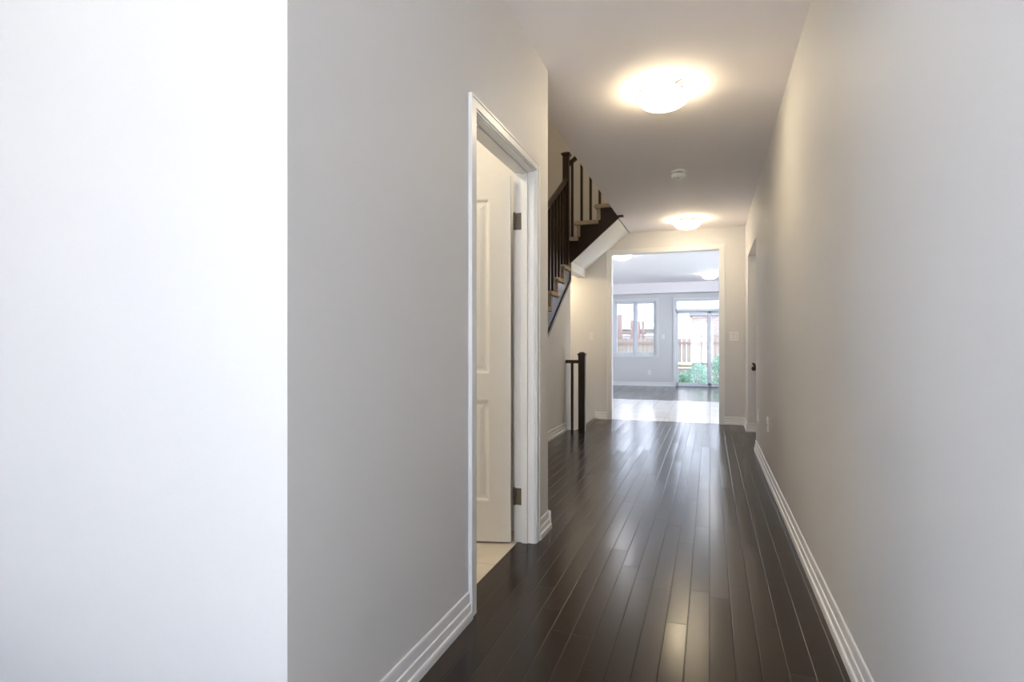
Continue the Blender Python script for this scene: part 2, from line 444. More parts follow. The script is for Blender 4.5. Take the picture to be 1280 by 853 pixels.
# ------------------------------------------------------------------ baseboards
PROF = [(0, 0), (.021, 0), (.021, .022), (.0185, .030), (.0125, .032), (.0125, .060), (.0115, .064), (.0070, .066), (.0070, .099), (.0055, .106), (.002, .109), (0, .109)]
def run(bm, p, q, n):
    """stepped skirting profile from p to q (x,y), standing out along n"""
    A, B2 = [], []
    for d, z in PROF:
        A.append(bm.verts.new((p[0] + n[0] * d, p[1] + n[1] * d, z))); B2.append(bm.verts.new((q[0] + n[0] * d, q[1] + n[1] * d, z)))
    k = len(PROF); bm.faces.new(A); bm.faces.new(B2[::-1])
    for i in range(k): bm.faces.new((A[i], A[(i + 1) % k], B2[(i + 1) % k], B2[i]))
b = bm_new(); run(b, (XL, YC), (XL, DY0 - .07), (1, 0)); run(b, (XL, DY1 + .07), (XL, YL + .018), (1, 0)); run(b, (XL + .018, YL), (XW, YL), (0, 1))
struct('baseboard_left', b, M['trim'], 'white stepped baseboard along the left wall and its corner', 'baseboard')
b = bm_new(); run(b, (XR, -2.4), (XR, RY0), (-1, 0))
struct('baseboard_right', b, M['trim'], 'long white stepped baseboard along the right wall', 'baseboard')
b = bm_new(); run(b, (XR + .11, RY1), (XR - .018, RY1), (0, -1)); run(b, (XR, RY1 - .018), (XR, YE), (-1, 0)); run(b, (OX1 + .075, YE), (XR, YE), (0, -1))
struct('baseboard_end', b, M['trim'], 'white baseboard turning the corner right of the wide doorway', 'baseboard')
b = bm_new(); run(b, (HX - .01, YE), (OX0 - .075, YE), (0, -1))
struct('baseboard_end_left', b, M['trim'], 'short white baseboard between newel post and wide doorway', 'baseboard')
b = bm_new(); run(b, (XS, 4.55), (XS, 7.12), (1, 0))
struct('baseboard_stair', b, M['trim'], 'white baseboard along the wall under the stairs', 'baseboard')
b = bm_new(); run(b, (-2.56, YB), (PX0 - .06, YB), (0, -1)); run(b, (-2.56, Y1), (-2.56, YB), (1, 0))
struct('baseboard_back', b, M['trim'], 'white baseboard below the garden window', 'baseboard')
b = bm_new(); run(b, (-2.8, YC), (XL, YC), (0, -1))
struct('baseboard_entrance', b, M['trim'], 'white baseboard of the daylit entrance wall', 'baseboard')

# ------------------------------------------------------------------ door casings
def casing(bm, a0, a1, z0, z1, wa0, wa1, wz0, wz1, face, n, thick, facing):
    """flat casing with an inner bead and a back band, mitred at the corners, around the opening a0..a1 x z0..z1.
    wa0, wa1, wz0, wz1: widths of the left, right, bottom (None = runs to the floor) and top members; facing 'x' or 'y' is the wall's normal"""
    for f0, f1, t in ((.07, .22, .45), (.22, .82, .80), (.82, 1, 1.0)):
        def ring(f): return (a0 - wa0 * f, a1 + wa1 * f, z0 - (wz0 or 0) * f, z1 + wz1 * f)
        i0, i1, ib, it = ring(f0); o0, o1, ob, ot = ring(f1)
        c0, c1 = sorted((face, face + n * thick * t)); ax = 'X' if facing == 'x' else 'Y'
        quads = [((o0, ob), (i0, ib), (i0, it), (o0, ot)), ((i1, ib), (o1, ob), (o1, ot), (i1, it)), ((i0, it), (i1, it), (o1, ot), (o0, ot))]
        if wz0 is not None: quads.append(((o0, ob), (o1, ob), (i1, ib), (i0, ib)))
        for q in quads: prism(bm, q, ax, c0, c1)
CW = .068
b = bm_new()
for side, face in ((1, XL), (-1, T)): casing(b, DY0, DY1, 0, DZ, CW, CW, None, CW - .012, face, side, .016, 'x')
struct('trim_1', b, M['trim'], 'white casing around the narrow side doorway', 'door casing')
b = bm_new()
box(b, T, XL, DY0 - .018, DY0, 0, DZ); box(b, T, XL, DY1, DY1 + .018, 0, DZ); box(b, T, XL, DY0 - .018, DY1 + .018, DZ, DZ + .018)
for y0, y1 in ((DY0, DY0 + .011), (DY1 - .011, DY1)): box(b, T + .040, T + .074, y0, y1, 0, DZ)
box(b, T + .040, T + .074, DY0, DY1, DZ - .011, DZ)
struct('trim_2', b, M['trim'], 'white jamb and door stop lining the narrow side doorway', 'door jamb', .001)
b = bm_new()
CE = .075
for side, face in ((-1, YE), (1, Y1)): casing(b, OX0, OX1, 0, OZ, CE, CE, None, CE, face, side, .016, 'y')
struct('trim_3', b, M['trim'], 'white casing around the wide doorway in the end wall', 'door casing')
b = bm_new()
box(b, OX0 - .018, OX0, YE, Y1, 0, OZ); box(b, OX1, OX1 + .018, YE, Y1, 0, OZ); box(b, OX0 - .018, OX1 + .018, YE, Y1, OZ, OZ + .018)
struct('trim_4', b, M['trim'], 'white lining of the wide doorway opening', 'door jamb')

# ------------------------------------------------------------------ panelled door leaves
def leaf_mesh(w, th, h, rects):
    """door leaf in its own frame: x along the width from the hinge, y thickness, z up; recessed raised panels on both faces"""
    bm = bm_new()
    xs = sorted({0, w} | {r[0] for r in rects} | {r[1] for r in rects}); zs = sorted({0, h} | {r[2] for r in rects} | {r[3] for r in rects})
    def inrect(x, z): return any(r[0] < x < r[1] and r[2] < z < r[3] for r in rects)
    for yy, s in ((0, 1), (th, -1)):
        V = {(x, z): bm.verts.new((x, yy, z)) for x in xs for z in zs}
        for i in range(len(xs) - 1):
            for j in range(len(zs) - 1):
                if not inrect((xs[i] + xs[i + 1]) / 2, (zs[j] + zs[j + 1]) / 2):
                    bm.faces.new((V[xs[i], zs[j]], V[xs[i + 1], zs[j]], V[xs[i + 1], zs[j + 1]], V[xs[i], zs[j + 1]]))
        for x0, x1, z0, z1 in rects:
            prev = None
            for ins, dep in ((0, 0), (.008, .002), (.018, .009), (.030, .010), (.055, .004)):
                ring = [bm.verts.new((x, yy + s * dep, z)) for x, z in ((x0 + ins, z0 + ins), (x1 - ins, z0 + ins), (x1 - ins, z1 - ins), (x0 + ins, z1 - ins))]
                if prev:
                    for k in range(4): bm.faces.new((prev[k], prev[(k + 1) % 4], ring[(k + 1) % 4], ring[k]))
                prev = ring
            bm.faces.new(prev)
    bmesh.ops.remove_doubles(bm, verts=bm.verts, dist=1e-5)
    for a, c in (((0, 0), (w, 0)), ((w, 0), (w, h)), ((w, h), (0, h)), ((0, h), (0, 0))):
        v = [bm.verts.new(p) for p in ((a[0], 0, a[1]), (c[0], 0, c[1]), (c[0], th, c[1]), (a[0], th, a[1]))]
        bm.faces.new(v)
    bmesh.ops.remove_doubles(bm, verts=bm.verts, dist=1e-5)
    return bm

DW = .825
rects = [(.115, DW / 2 - .05, .93, 1.905), (DW / 2 + .05, DW - .115, .93, 1.905), (.115, DW / 2 - .05, .22, .79), (DW / 2 + .05, DW - .115, .22, .79)]
d1 = thing('door_1', 'cream panelled door standing open inside the narrow side doorway', 'door', (T - .004, DY1 - .010, 0), None, 'structure')
me = leaf_mesh(DW, .035, 2.03, rects)
bmesh.ops.translate(me, verts=me.verts, vec=(0.016, 0, .012))
ANG = math.radians(180 + 14)
bmesh.ops.transform(me, matrix=Matrix.Translation(d1.location) @ Matrix.Rotation(ANG, 4, 'Z'), verts=me.verts)
leaf = obj('leaf', me, M['door'], d1)
for hz in (1.795, .255):
    b = bm_new()
    box(b, T + .002, T + .036, DY1 - .0022, DY1 + .001, hz - .047, hz + .047)
    hg = obj('hinge', b, M['hinge'], d1, .0008)
    b = bm_new()
    for k in range(5):
        lathe(b, [(0, 0), (.0068, 0), (.0068, .0175), (0, .0175)], 12, (T - .004, DY1 - .007, hz - .047 + k * .0188))
    lathe(b, [(0, 0), (.005, .001), (.003, .006), (0, .007)], 12, (T - .004, DY1 - .007, hz + .047))
    obj('hinge_barrel', b, M['hinge'], hg)
b = bm_new()
c = Vector(d1.location) + Matrix.Rotation(ANG, 3, 'Z') @ Vector((DW - .06, -.0, .93))
bb = bm_new(); lathe(bb, [(0, 0), (.032, 0), (.032, .008), (.012, .012), (.011, .045), (.014, .05), (0, .056)], 24)
tube(bb, [(0, 0, .047), (0, -.03, .050), (0, -.075, .050), (0, -.11, .046)], [.010, .0095, .008, .006])
bmesh.ops.transform(bb, verts=bb.verts, matrix=Matrix.Translation(c) @ Matrix.Rotation(ANG, 4, 'Z') @ Matrix.Rotation(R90, 4, 'X'))
obj('door_handle', bb, M['bronze'], d1, 0, True)

# closet door in the recess of the right wall, its lever showing past the corner
d2 = thing('door_2', 'door in the right wall recess with a dark lever handle', 'door', (XR + .12, 6.62, 0), None, 'structure')
me = leaf_mesh(.90, .012, 2.03, [(.12, .40, .93, 1.9), (.50, .78, .93, 1.9), (.12, .40, .22, .79), (.50, .78, .22, .79)])
bmesh.ops.transform(me, verts=me.verts, matrix=Matrix.Translation((XR + .118, 6.62, .012)) @ Matrix.Rotation(R90, 4, 'Z'))
obj('leaf', me, M['door'], d2)
hy, hz = 7.42, .822
b = bm_new()
lathe(b, [(0, 0), (.033, 0), (.033, .006), (.028, .011), (.012, .014), (.0105, .048), (0, .05)], 28)
bmesh.ops.transform(b, verts=b.verts, matrix=Matrix.Translation((XR + .108, hy, hz)) @ Matrix.Rotation(-R90, 4, 'Y'))
hd = obj('door_handle', b, M['bronze'], d2, 0, True)
b = bm_new()
# sweeping lever: rises from the neck, comes forward and ends in a round knob
tube(b, [(XR + .064, hy, hz), (XR + .055, hy - .01, hz + .022), (XR + .050, hy - .03, hz + .045), (XR + .040, hy - .05, hz + .058), (XR + .026, hy - .06, hz + .066)], [.011, .013, .014, .012, .009], 12)
bmesh.ops.create_uvsphere(b, u_segments=20, v_segments=12, radius=.029, matrix=Matrix.Translation((XR + .043, hy - .03, hz)))
obj('lever', b, M['bronze'], hd, 0, True)

# entrance door behind the camera
d3 = thing('door_3', 'glazed entrance doors behind the camera', 'door', (-.46, -2.5, 0), None, 'structure')
b = bm_new()
for x0, x1 in ((-1.20, -1.14), (-.50, -.42), (.22, .28)): box(b, x0, x1, -2.53, -2.47, 0, 2.45)
for z0, z1 in ((0, .1), (2.06, 2.12), (2.40, 2.45)): box(b, -1.20, .28, -2.525, -2.475, z0, z1)
obj('door_frame', b, M['trim'], d3)
b = bm_new(); box(b, -1.18, .26, -2.502, -2.498, .08, 2.42)
obj('pane', b, M['glass'], d3)

# ------------------------------------------------------------------ garden window and sliding patio door
w1 = thing('window_1', 'white two-pane garden window in the far wall', 'window', (-1.94, YB, WZ0), None, 'structure')
b = bm_new()
casing(b, WX0, WX1, WZ0, WZ1, .058, .075, .062, .085, YB, -1, .02, 'y')
obj('casing', b, M['trim'], w1)
xm0, xm1 = -1.990, -1.872
b = bm_new()
yf0, yf1 = YB + .03, YB + .12
box(b, WX0, WX0 + .032, yf0, yf1, WZ0, WZ1); box(b, WX1 - .028, WX1, yf0, yf1, WZ0, WZ1)
box(b, WX0, WX1, yf0, yf1, WZ0, WZ0 + .028); box(b, WX0, WX1, yf0, yf1, WZ1 - .03, WZ1); box(b, (xm0 + xm1) / 2 - .025, (xm0 + xm1) / 2 + .025, yf0, yf1, WZ0, WZ1)
obj('window_frame', b, M['vinyl'], w1)
for x0, x1 in ((WX0 + .032, (xm0 + xm1) / 2 - .025), ((xm0 + xm1) / 2 + .025, WX1 - .028)):
    b = bm_new(); ya, yb = YB + .05, YB + .10; s = .034; z0, z1 = WZ0 + .028, WZ1 - .03
    box(b, x0, x0 + s, ya, yb, z0, z1); box(b, x1 - s, x1, ya, yb, z0, z1); box(b, x0 + s, x1 - s, ya, yb, z0, z0 + s); box(b, x0 + s, x1 - s, ya, yb, z1 - s, z1)
    sa = obj('sash', b, M['vinyl'], w1)
    b = bm_new(); box(b, x0 + s, x1 - s, YB + .073, YB + .077, z0 + s, z1 - s)
    obj('pane', b, M['glass'], sa)

p1 = thing('door_4', 'sliding glass patio door with a transom above, in the far wall', 'patio door', (.03, YB, 0), None, 'structure')
b = bm_new()
casing(b, PX0, PX1, 0, PZ1, .06, .06, None, .06, YB, -1, .02, 'y')
obj('casing', b, M['trim'], p1)
b = bm_new()
box(b, PX0, PX0 + .03, yf0, yf1, 0, PZ1); box(b, PX1 - .03, PX1, yf0, yf1, 0, PZ1); box(b, PX0, PX1, yf0, yf1, PZ1 - .025, PZ1)
box(b, PX0, PX1, yf0, yf1, 2.00, 2.075); box(b, PX0, PX1, yf0, yf1, 0, .045)
obj('door_frame', b, M['vinyl'], p1)
b = bm_new(); box(b, PX0 + .03, PX1 - .03, YB + .022, YB + .03, 1.993, 2.010); box(b, PX0 + .03, PX1 - .03, YB + .022, YB + .032, 0, .02)
obj('track', b, M['grey_vinyl'], p1)
b = bm_new(); box(b, PX0 + .03, PX1 - .03, YB + .073, YB + .077, 2.075, PZ1 - .025)
obj('transom_pane', b, M['glass'], p1)
for nm, x0, x1, ya in (('sliding_panel', PX0 + .03, .025, YB + .040), ('fixed_panel', -.055, PX1 - .03, YB + .082)):
    b = bm_new(); s = .05; z0, z1 = .045, 2.0; yb = ya + .036
    box(b, x0, x0 + s * .7, ya, yb, z0, z1); box(b, x1 - s * 1.5, x1, ya, yb, z0, z1); box(b, x0, x1, ya, yb, z0, z0 + .06); box(b, x0, x1, ya, yb, z1 - .045, z1)
    pn = obj(nm, b, M['vinyl'], p1)
    b = bm_new(); box(b, x0 + s * .7, x1 - s * 1.5, ya + .016, ya + .020, z0 + .06, z1 - .045)
    obj('pane', b, M['glass'], pn)
    if nm == 'sliding_panel':
        b = bm_new(); box(b, x1 - .088, x1 - .075, ya + .004, ya + .030, z0 + .06, z1 - .045)
        obj('weather_seal', b, M['grey_vinyl'], pn)
        b = bm_new(); box(b, x1 - .070, x1 - .030, ya - .012, ya, 1.02, 1.26); tube(b, [(x1 - .085, ya - .012, 1.04), (x1 - .09, ya - .045, 1.07), (x1 - .09, ya - .045, 1.21), (x1 - .085, ya - .012, 1.24)], .012)
        obj('door_handle', b, M['plastic'], pn)

def plain_window(name, label, x0, x1, y0, y1, z0, z1):
    w = thing(name, label, 'window', ((x0 + x1) / 2, (y0 + y1) / 2, z0), None, 'structure')
    b = bm_new(); ym = (y0 + y1) / 2
    for a, c in ((y0, y0 + .05), (ym - .03, ym + .03), (y1 - .05, y1)): box(b, x0, x1, a, c, z0, z1)
    for a, c in ((z0, z0 + .05), (z1 - .05, z1)): box(b, x0, x1, y0, y1, a, c)
    obj('window_frame', b, M['vinyl'], w)
    b = bm_new(); xm = (x0 + x1) / 2; box(b, xm - .002, xm + .002, y0 + .05, y1 - .05, z0 + .05, z1 - .05); obj('pane', b, M['glass'], w)
plain_window('window_2', 'unseen foyer side window added to brighten the right wall', -2.87, -2.83, -1.7, -.35, .75, 2.1)  # added window, never in view, lets sky light reach the right wall
plain_window('window_3', 'unseen kitchen side window added to light the back room', 3.13, 3.17, 9.2, 14.6, .3, 2.5)  # added window, never in view, brings more daylight into the back room

# ------------------------------------------------------------------ staircase
st = thing('staircase', 'carpeted stair with dark wood stringers, newel and balusters rising on the left', 'staircase', (XS - .5, 3.9, 0))
RISE = LZ / 12
def rounded_tread(bm, axis, n0, n1, top, a0, a1, th=.052):
    """bullnosed carpet-wrapped tread; n0 is the nose side"""
    s = 1 if n1 > n0 else -1; r = th / 2
    poly = [(n1, top), (n0 + s * r, top)] + [(n0 + s * (r - r * math.sin(t)), top - r + r * math.cos(t)) for t in [math.pi * k / 8 for k in range(1, 8)]] + [(n0 + s * r, top - th), (n1, top - th)]
    prism(bm, poly, axis, a0, a1)
XO = XS + .020           # outer face of the lower stringer
for k in range(1, 13):
    nose = 6.87 - .30 * (11 - k); top = RISE * k
    b = bm_new()
    if k < 12: rounded_tread(b, 'X', nose, nose + .335, top, XW, XO + .028)
    else:
        rounded_tread(b, 'X', nose, YE - .001, top, XW, XS - .046)
    obj('tread' if k < 12 else 'landing', b, M['carpet'], st, .008 if k < 12 else 0)
    b = bm_new(); box(b, XW, XO + .010, nose + .030, nose + .075, top - RISE + .001, top - .05)
    obj('riser', b, M['carpet'], st, .006)
# lower stringer on the hall side: sawtooth top, straight bottom, with a bead along the bottom
b = bm_new()
poly = [(3.70, 0.0), (4.36, 0.0)] + [(7.300, str_low(7.300))] + [(7.300, LZ - .05), (6.87 + .34, LZ - .05)]
for k in range(11, 0, -1):
    nose = 6.87 - .30 * (11 - k); top = RISE * k - .05
    poly += [(nose + .34, top), (nose + .045, top)]
poly = [p for i, p in enumerate(poly) if i == 0 or (abs(p[0] - poly[i - 1][0]) + abs(p[1] - poly[i - 1][1])) > 1e-6]
prism(b, poly, 'X', XS, XO)
obj('stringer', b, M['wood'], st)
b = bm_new()
prism(b, [(4.40, str_low(4.40) - .005), (7.306, str_low(7.306) - .005), (7.306, LZ - .12), (7.272, LZ - .12), (7.272, str_low(7.272) + .045), (4.40, str_low(4.40) + .045)], 'X', XO, XO + .012)
obj('stringer_bead', b, M['wood'], st)
# upper flight
FY = 7.20
up_n, up_t = [-1.665 + .263 * (k - 2) for k in (1, 2, 3, 4)], [LZ + .1995 * k for k in (1, 2, 3, 4)]
for n0, tp in zip(up_n, up_t):
    b = bm_new(); n1 = n0 + .315
    if n0 < -1.2:
        if n0 > -1.5: n1 = min(n1, -1.113)
        rounded_tread(b, 'Y', max(n0, -1.80), n1, tp, FY - .034, YE - .001); obj('tread', b, M['carpet'], st, .008)
    b = bm_new(); box(b, max(n0 + .032, -1.76), n0 + .078, FY - .010, YE - .001, tp - .199, tp - .05)
    obj('riser', b, M['carpet'], st, .006)
b = bm_new()
ul = lambda x: 2.145 + .862 * (x + 1.76)
poly = [(-1.790, LZ - .10), (-1.790, 2.165), (-1.752, 2.148), (-1.056, ul(-1.056)), (-1.056, H - .001), (-1.1105, H - .001), (-1.1105, up_t[2] - .05)]
for n0, tp in list(zip(up_n, up_t))[2::-1]:
    nxt = n0 + .045
    poly += [(nxt, tp - .05)] if n0 > -1.7 else [(-1.76, tp - .05)]
    if n0 > -1.9 and n0 + .045 > -1.75: poly += [(nxt, tp - .1995 - .05)]
poly = [p for i, p in enumerate(poly) if i == 0 or (abs(p[0] - poly[i - 1][0]) + abs(p[1] - poly[i - 1][1])) > 1e-6]
prism(b, poly, 'Y', FY, FY + .034)
obj('stringer', b, M['wood'], st)
b = bm_new(); box(b, -1.112, -1.035, FY - .012, FY + .045, H - .022, H - .001)
obj('stringer_return', b, M['wood'], st)

def newel(parent, x, y, z0, z1, w=.084, cap_w=.118):
    b = bm_new(); box(b, x - w / 2, x + w / 2, y - w / 2, y + w / 2, z0, z1 - .04)
    p = obj('newel_post', b, M['wood'], parent, .003)
    b = bm_new(); c = cap_w / 2
    for hw0, hw1, a, e_ in ((w / 2 + .004, c - .008, z1 - .052, z1 - .034), (c, c, z1 - .034, z1 - .016), (c - .004, .020, z1 - .016, z1 + .006)):
        lo = [b.verts.new((x + sx * hw0, y + sy * hw0, a)) for sx, sy in ((-1, -1), (1, -1), (1, 1), (-1, 1))]
        hi = [b.verts.new((x + sx * hw1, y + sy * hw1, e_)) for sx, sy in ((-1, -1), (1, -1), (1, 1), (-1, 1))]
        b.faces.new(lo[::-1]); b.faces.new(hi)
        for i in range(4): b.faces.new((lo[i], lo[(i + 1) % 4], hi[(i + 1) % 4], hi[i]))
    obj('newel_cap', b, M['wood'], p, .0015)
    return p
NX, NY = -1.766, 7.172
newel(st, NX, NY, LZ - .16, 3.615, .082, .115)
newel(st, NX, 3.98, 0, 1.15)
def rail(bm, p, q, w=.058, h=.052):
    """moulded handrail from p to q"""
    p, q = Vector(p), Vector(q); d = (q - p).normalized(); side = d.cross(Vector((0, 0, 1))).normalized(); upv = side.cross(d)
    prof = [(-.36, -.5), (.36, -.5), (.36, -.28), (.5, -.1), (.5, .22), (.34, .44), (0, .5), (-.34, .44), (-.5, .22), (-.5, -.1), (-.36, -.28)]
    A = [bm.verts.new(p + side * a * w + upv * c * h) for a, c in prof]; B3 = [bm.verts.new(q + side * a * w + upv * c * h) for a, c in prof]
    n = len(prof); bm.faces.new(A[::-1]); bm.faces.new(B3)
    for i in range(n): bm.faces.new((A[i], A[(i + 1) % n], B3[(i + 1) % n], B3[i]))
r1 = lambda y: 3.075 + .62 * (y - 6.865)
b = bm_new(); rail(b, (NX, 4.0, r1(4.0)), (NX, NY - .03, r1(NY - .03))); obj('handrail', b, M['wood'], st)
for k in range(1, 12):
    nose = 6.87 - .30 * (11 - k)
    for off in (.060, .172, .284) if False else (.075, .225):
        y = nose + off
        if y < 4.1 or y > 7.1: continue
        b = bm_new(); z0 = RISE * k; w = .016
        prism(b, [(y - w, z0), (y + w, z0), (y + w, r1(y + w) - .02), (y - w, r1(y - w) - .02)], 'X', NX - w, NX + w)
        obj('baluster', b, M['wood'], st)
r2 = lambda x: 3.452 + .77 * (x + 1.755)
RY = FY + .0
b = bm_new(); rail(b, (NX + .02, RY - .01, r2(NX + .02)), (-.9, RY - .01, r2(-.9))); obj('handrail', b, M['wood'], st)
for x, k in ((-1.690, 0), (-1.566, 1), (-1.448, 1), (-1.330, 2), (-1.2, 2)):
    b = bm_new(); z0 = up_t[k]; w = .0155
    prism(b, [(x - w, z0), (x + w, z0), (x + w, r2(x + w) - .02), (x - w, r2(x - w) - .02)], 'Y', RY - .01 - w, RY - .01 + w)
    obj('baluster', b, M['wood'], st)

# guard at the head of the basement stair
GX, GY = -1.552, 7.150
g = thing('guard_railing', 'short dark wood guard railing with square newel post at the basement stair head', 'railing', (GX, GY, 0))
newel(g, GX, GY, 0, 1.012, .084, .104)
b = bm_new(); rail(b, (GX - .03, GY, .893), (XS, GY, .893), .055, .045); obj('handrail', b, M['wood'], g)
b = bm_new(); box(b, -1.697, -1.665, GY - .016, GY + .016, 0, .875); obj('baluster', b, M['wood'], g)

# basement stair
bs = thing('basement_staircase', 'dark stair going down to the basement behind the guard railing', 'staircase', (HX, 7.9, 0))
b = bm_new(); rounded_tread(b, 'Y', HX - .032, HX + .055, .004, 7.20, YE - .001, .03); obj('nosing', b, M['wood'], bs)
xs_ = [HX, XS + .004] + [XS + .004 - .26 * k for k in (1, 2, 3)]
for k in range(1, 5):
    y0 = (7.2 if k == 1 else YSW) + .002
    b = bm_new(); rounded_tread(b, 'Y', xs_[k] - (.0 if k == 1 else .028), xs_[k - 1], -.2 * k, y0, YE - .002, .04); obj('tread', b, M['wood'], bs)
for k in range(0, 4):
    y0 = (7.2 if k == 0 else YSW) + .002
    b = bm_new(); box(b, xs_[k] - .002, xs_[k] + .018, y0, YE - .002, -.2 * (k + 1), -.2 * k - .03); obj('riser', b, M['trim'], bs)

# ------------------------------------------------------------------ lamps, detector, plates
def ceiling_light(loc, label, strength, col=WARM, group=None, rad=.1625):
    t = thing('ceiling_light', label, 'ceiling light', loc, group)
    x, y, z = loc
    b = bm_new(); lathe(b, [(0, 0), (.115, 0), (.115, -.012), (.10, -.022), (0, -.022)], 40, loc)
    obj('canopy_plate', b, M['plastic'], t, 0, False)
    prof = [(rad, -.048)]
    for k in range(1, 13):
        a = k / 12 * math.pi / 2
        prof.append((rad * math.cos(a) ** .85 if k < 12 else 0, -.048 - .076 * math.sin(a)))
    inner = [(max(r - .006, 0), zz + .006) for r, zz in prof[::-1]]
    b = bm_new(); lathe(b, prof + inner[1:] + [prof[0]] if False else prof, 48, loc)
    g_ = obj('glass_bowl', b, glow('lit_frosted_glass', col, strength), t, 0, True)
    sd = g_.modifiers.new('thickness', 'SOLIDIFY'); sd.thickness = .005; sd.offset = 1
    b = bm_new(); lathe(b, [(0, -.022), (.100, -.022), (.157, -.040), (.157, -.045), (0, -.045)], 40, loc)  # disc added above the bowl to cut its glow on the ceiling
    obj('light_baffle', b, M['plastic'], t, 0, False)
    for a in (195, 315, 75):
        a = math.radians(a); cx, cy = x + rad * math.cos(a), y + rad * math.sin(a)
        b = bm_new()
        tube(b, [(x + .10 * math.cos(a), y + .10 * math.sin(a), z - .010), (cx + .010 * math.cos(a), cy + .010 * math.sin(a), z - .012), (cx + .012 * math.cos(a), cy + .012 * math.sin(a), z - .058)], .004, 8)
        bmesh.ops.create_uvsphere(b, u_segments=12, v_segments=8, radius=.0095, matrix=Matrix.Translation((cx + .009 * math.cos(a), cy + .009 * math.sin(a), z - .060)))
        obj('clip', b, M['nickel'], t, 0, True)
    return t
G1 = 'ceiling bowl lights'
ceiling_light((-.283, 3.74, H), 'large frosted bowl ceiling light nearest the camera in the hallway', LAMP_NEAR, WARM, G1)
ceiling_light((-.278, 7.72, H), 'frosted bowl ceiling light in front of the wide doorway', LAMP_FAR, WARM, G1)
ceiling_light((-1.48, 10.15, H), 'bowl light past the wide doorway, half hidden by its top casing', LAMP_BACK, COOL, G1)
ceiling_light((0.0, 13.70, H), 'bowl light past the wide doorway, above the patio door', LAMP_BACK, COOL, G1)
ceiling_light((-1.75, 2.25, H), 'unseen ceiling light added to light the side room behind the open door', LAMP_POWDER, (1.0, .89, .68))  # added lamp, out of view, warms the side room
ceiling_light((-1.2, 6.0, UP), 'unseen ceiling light added on the upper floor to light the stairwell', LAMP_UP, WARM)  # added lamp, out of view, lights the upper stairwell walls
ceiling_light((-2.25, 7.90, 2.20), 'ceiling light under the stair landing over the basement stair', LAMP_CELLAR, WARM)
b = None

sdt = thing('smoke_detector', 'round white smoke detector hanging between the two hallway ceiling lights', 'smoke detector', (-.282, 5.56, H))
b = bm_new(); lathe(b, [(0, 0), (.066, 0), (.066, -.012), (.05, -.016), (0, -.016)], 36, sdt.location); obj('mounting_plate', b, M['plastic'], sdt)
b = bm_new(); lathe(b, [(.044, -.014), (.044, -.034), (0, -.034)], 32, sdt.location); obj('sensor_gap', b, M['grey_plastic'], sdt)
b = bm_new(); lathe(b, [(0, -.030), (.060, -.030), (.067, -.036), (.066, -.052), (.056, -.062), (.022, -.066), (0, -.066)], 36, sdt.location); bd = obj('body', b, M['plastic'], sdt, 0, False)
b = bm_new(); lathe(b, [(0, -.066), (.013, -.066), (.012, -.070), (0, -.070)], 20, sdt.location); obj('test_button', b, M['grey_plastic'], bd)

def plate(name, label, cat, x, y, z, wall, kind, group=None, w=.075, h=.120):
    """wall: 'x' faces -X, 'y' faces -Y"""
    t = thing(name, label, cat, (x, y, z), group)
    def bx(u0, u1, d0, d1, v0, v1):
        bm = bm_new()
        if wall == 'y': box(bm, x + u0, x + u1, y - d1, y - d0, z + v0, z + v1)
        else: box(bm, x - d1, x - d0, y + u0, y + u1, z + v0, z + v1)
        return bm
    p = obj('plate', bx(-w / 2, w / 2, 0, .006, -h / 2, h / 2), M['plastic'], t, .002)
    if kind == 'toggle':
        obj('toggle', bx(-.006, .006, .006, .018, -.002, .016), M['plastic'], t, .001)
        obj('toggle_surround', bx(-.010, .010, .006, .0072, -.020, .020), M['door'], t)
    elif kind == 'double':
        for c in (-.023, .023):
            obj('rocker', bx(c - .016, c + .016, .006, .010, -.033, .033), M['plastic'], t, .001)
            obj('rocker_gap', bx(c - .0185, c + .0185, .006, .0066, -.0355, .0355), M['grey_plastic'], t)
    elif kind == 'outlet':
        for c in (-.020, .020):
            f = obj('socket', bx(-.0165, .0165, .006, .0085, c - .014, c + .014), M['plastic'], t, .001)
            for u in (-.006, .006):
                obj('slot', bx(u - .0012, u + .0012, .0085, .0089, c - .004, c + .006), M['grey_plastic'], f)
    else:
        f = obj('jack', bx(-.007, .007, .006, .014, -.007, .007), M['nickel'], t, .001)
    return t
plate('light_switch', 'single toggle light switch on the end wall left of the wide doorway', 'light switch', -1.675, YE, 1.235, 'y', 'toggle')
plate('light_switch', 'double light switch on the end wall right of the wide doorway', 'light switch', .308, YE, 1.228, 'y', 'double', None, .118)
plate('wall_outlet', 'white outlet plate low on the right wall by the recess', 'outlet', XR, 6.10, .405, 'x', 'outlet')
plate('cable_jack_plate', 'small cable jack plate low on the right wall nearer the camera than the outlet', 'wall plate', XR, 5.15, .44, 'x', 'jack')
plate('wall_outlet', 'white outlet plate below the garden window', 'outlet', -1.557, YB, .366, 'y', 'outlet')
plate('light_switch', 'light switch between the garden window and the patio door', 'light switch', -1.188, YB, 1.34, 'y', 'toggle')

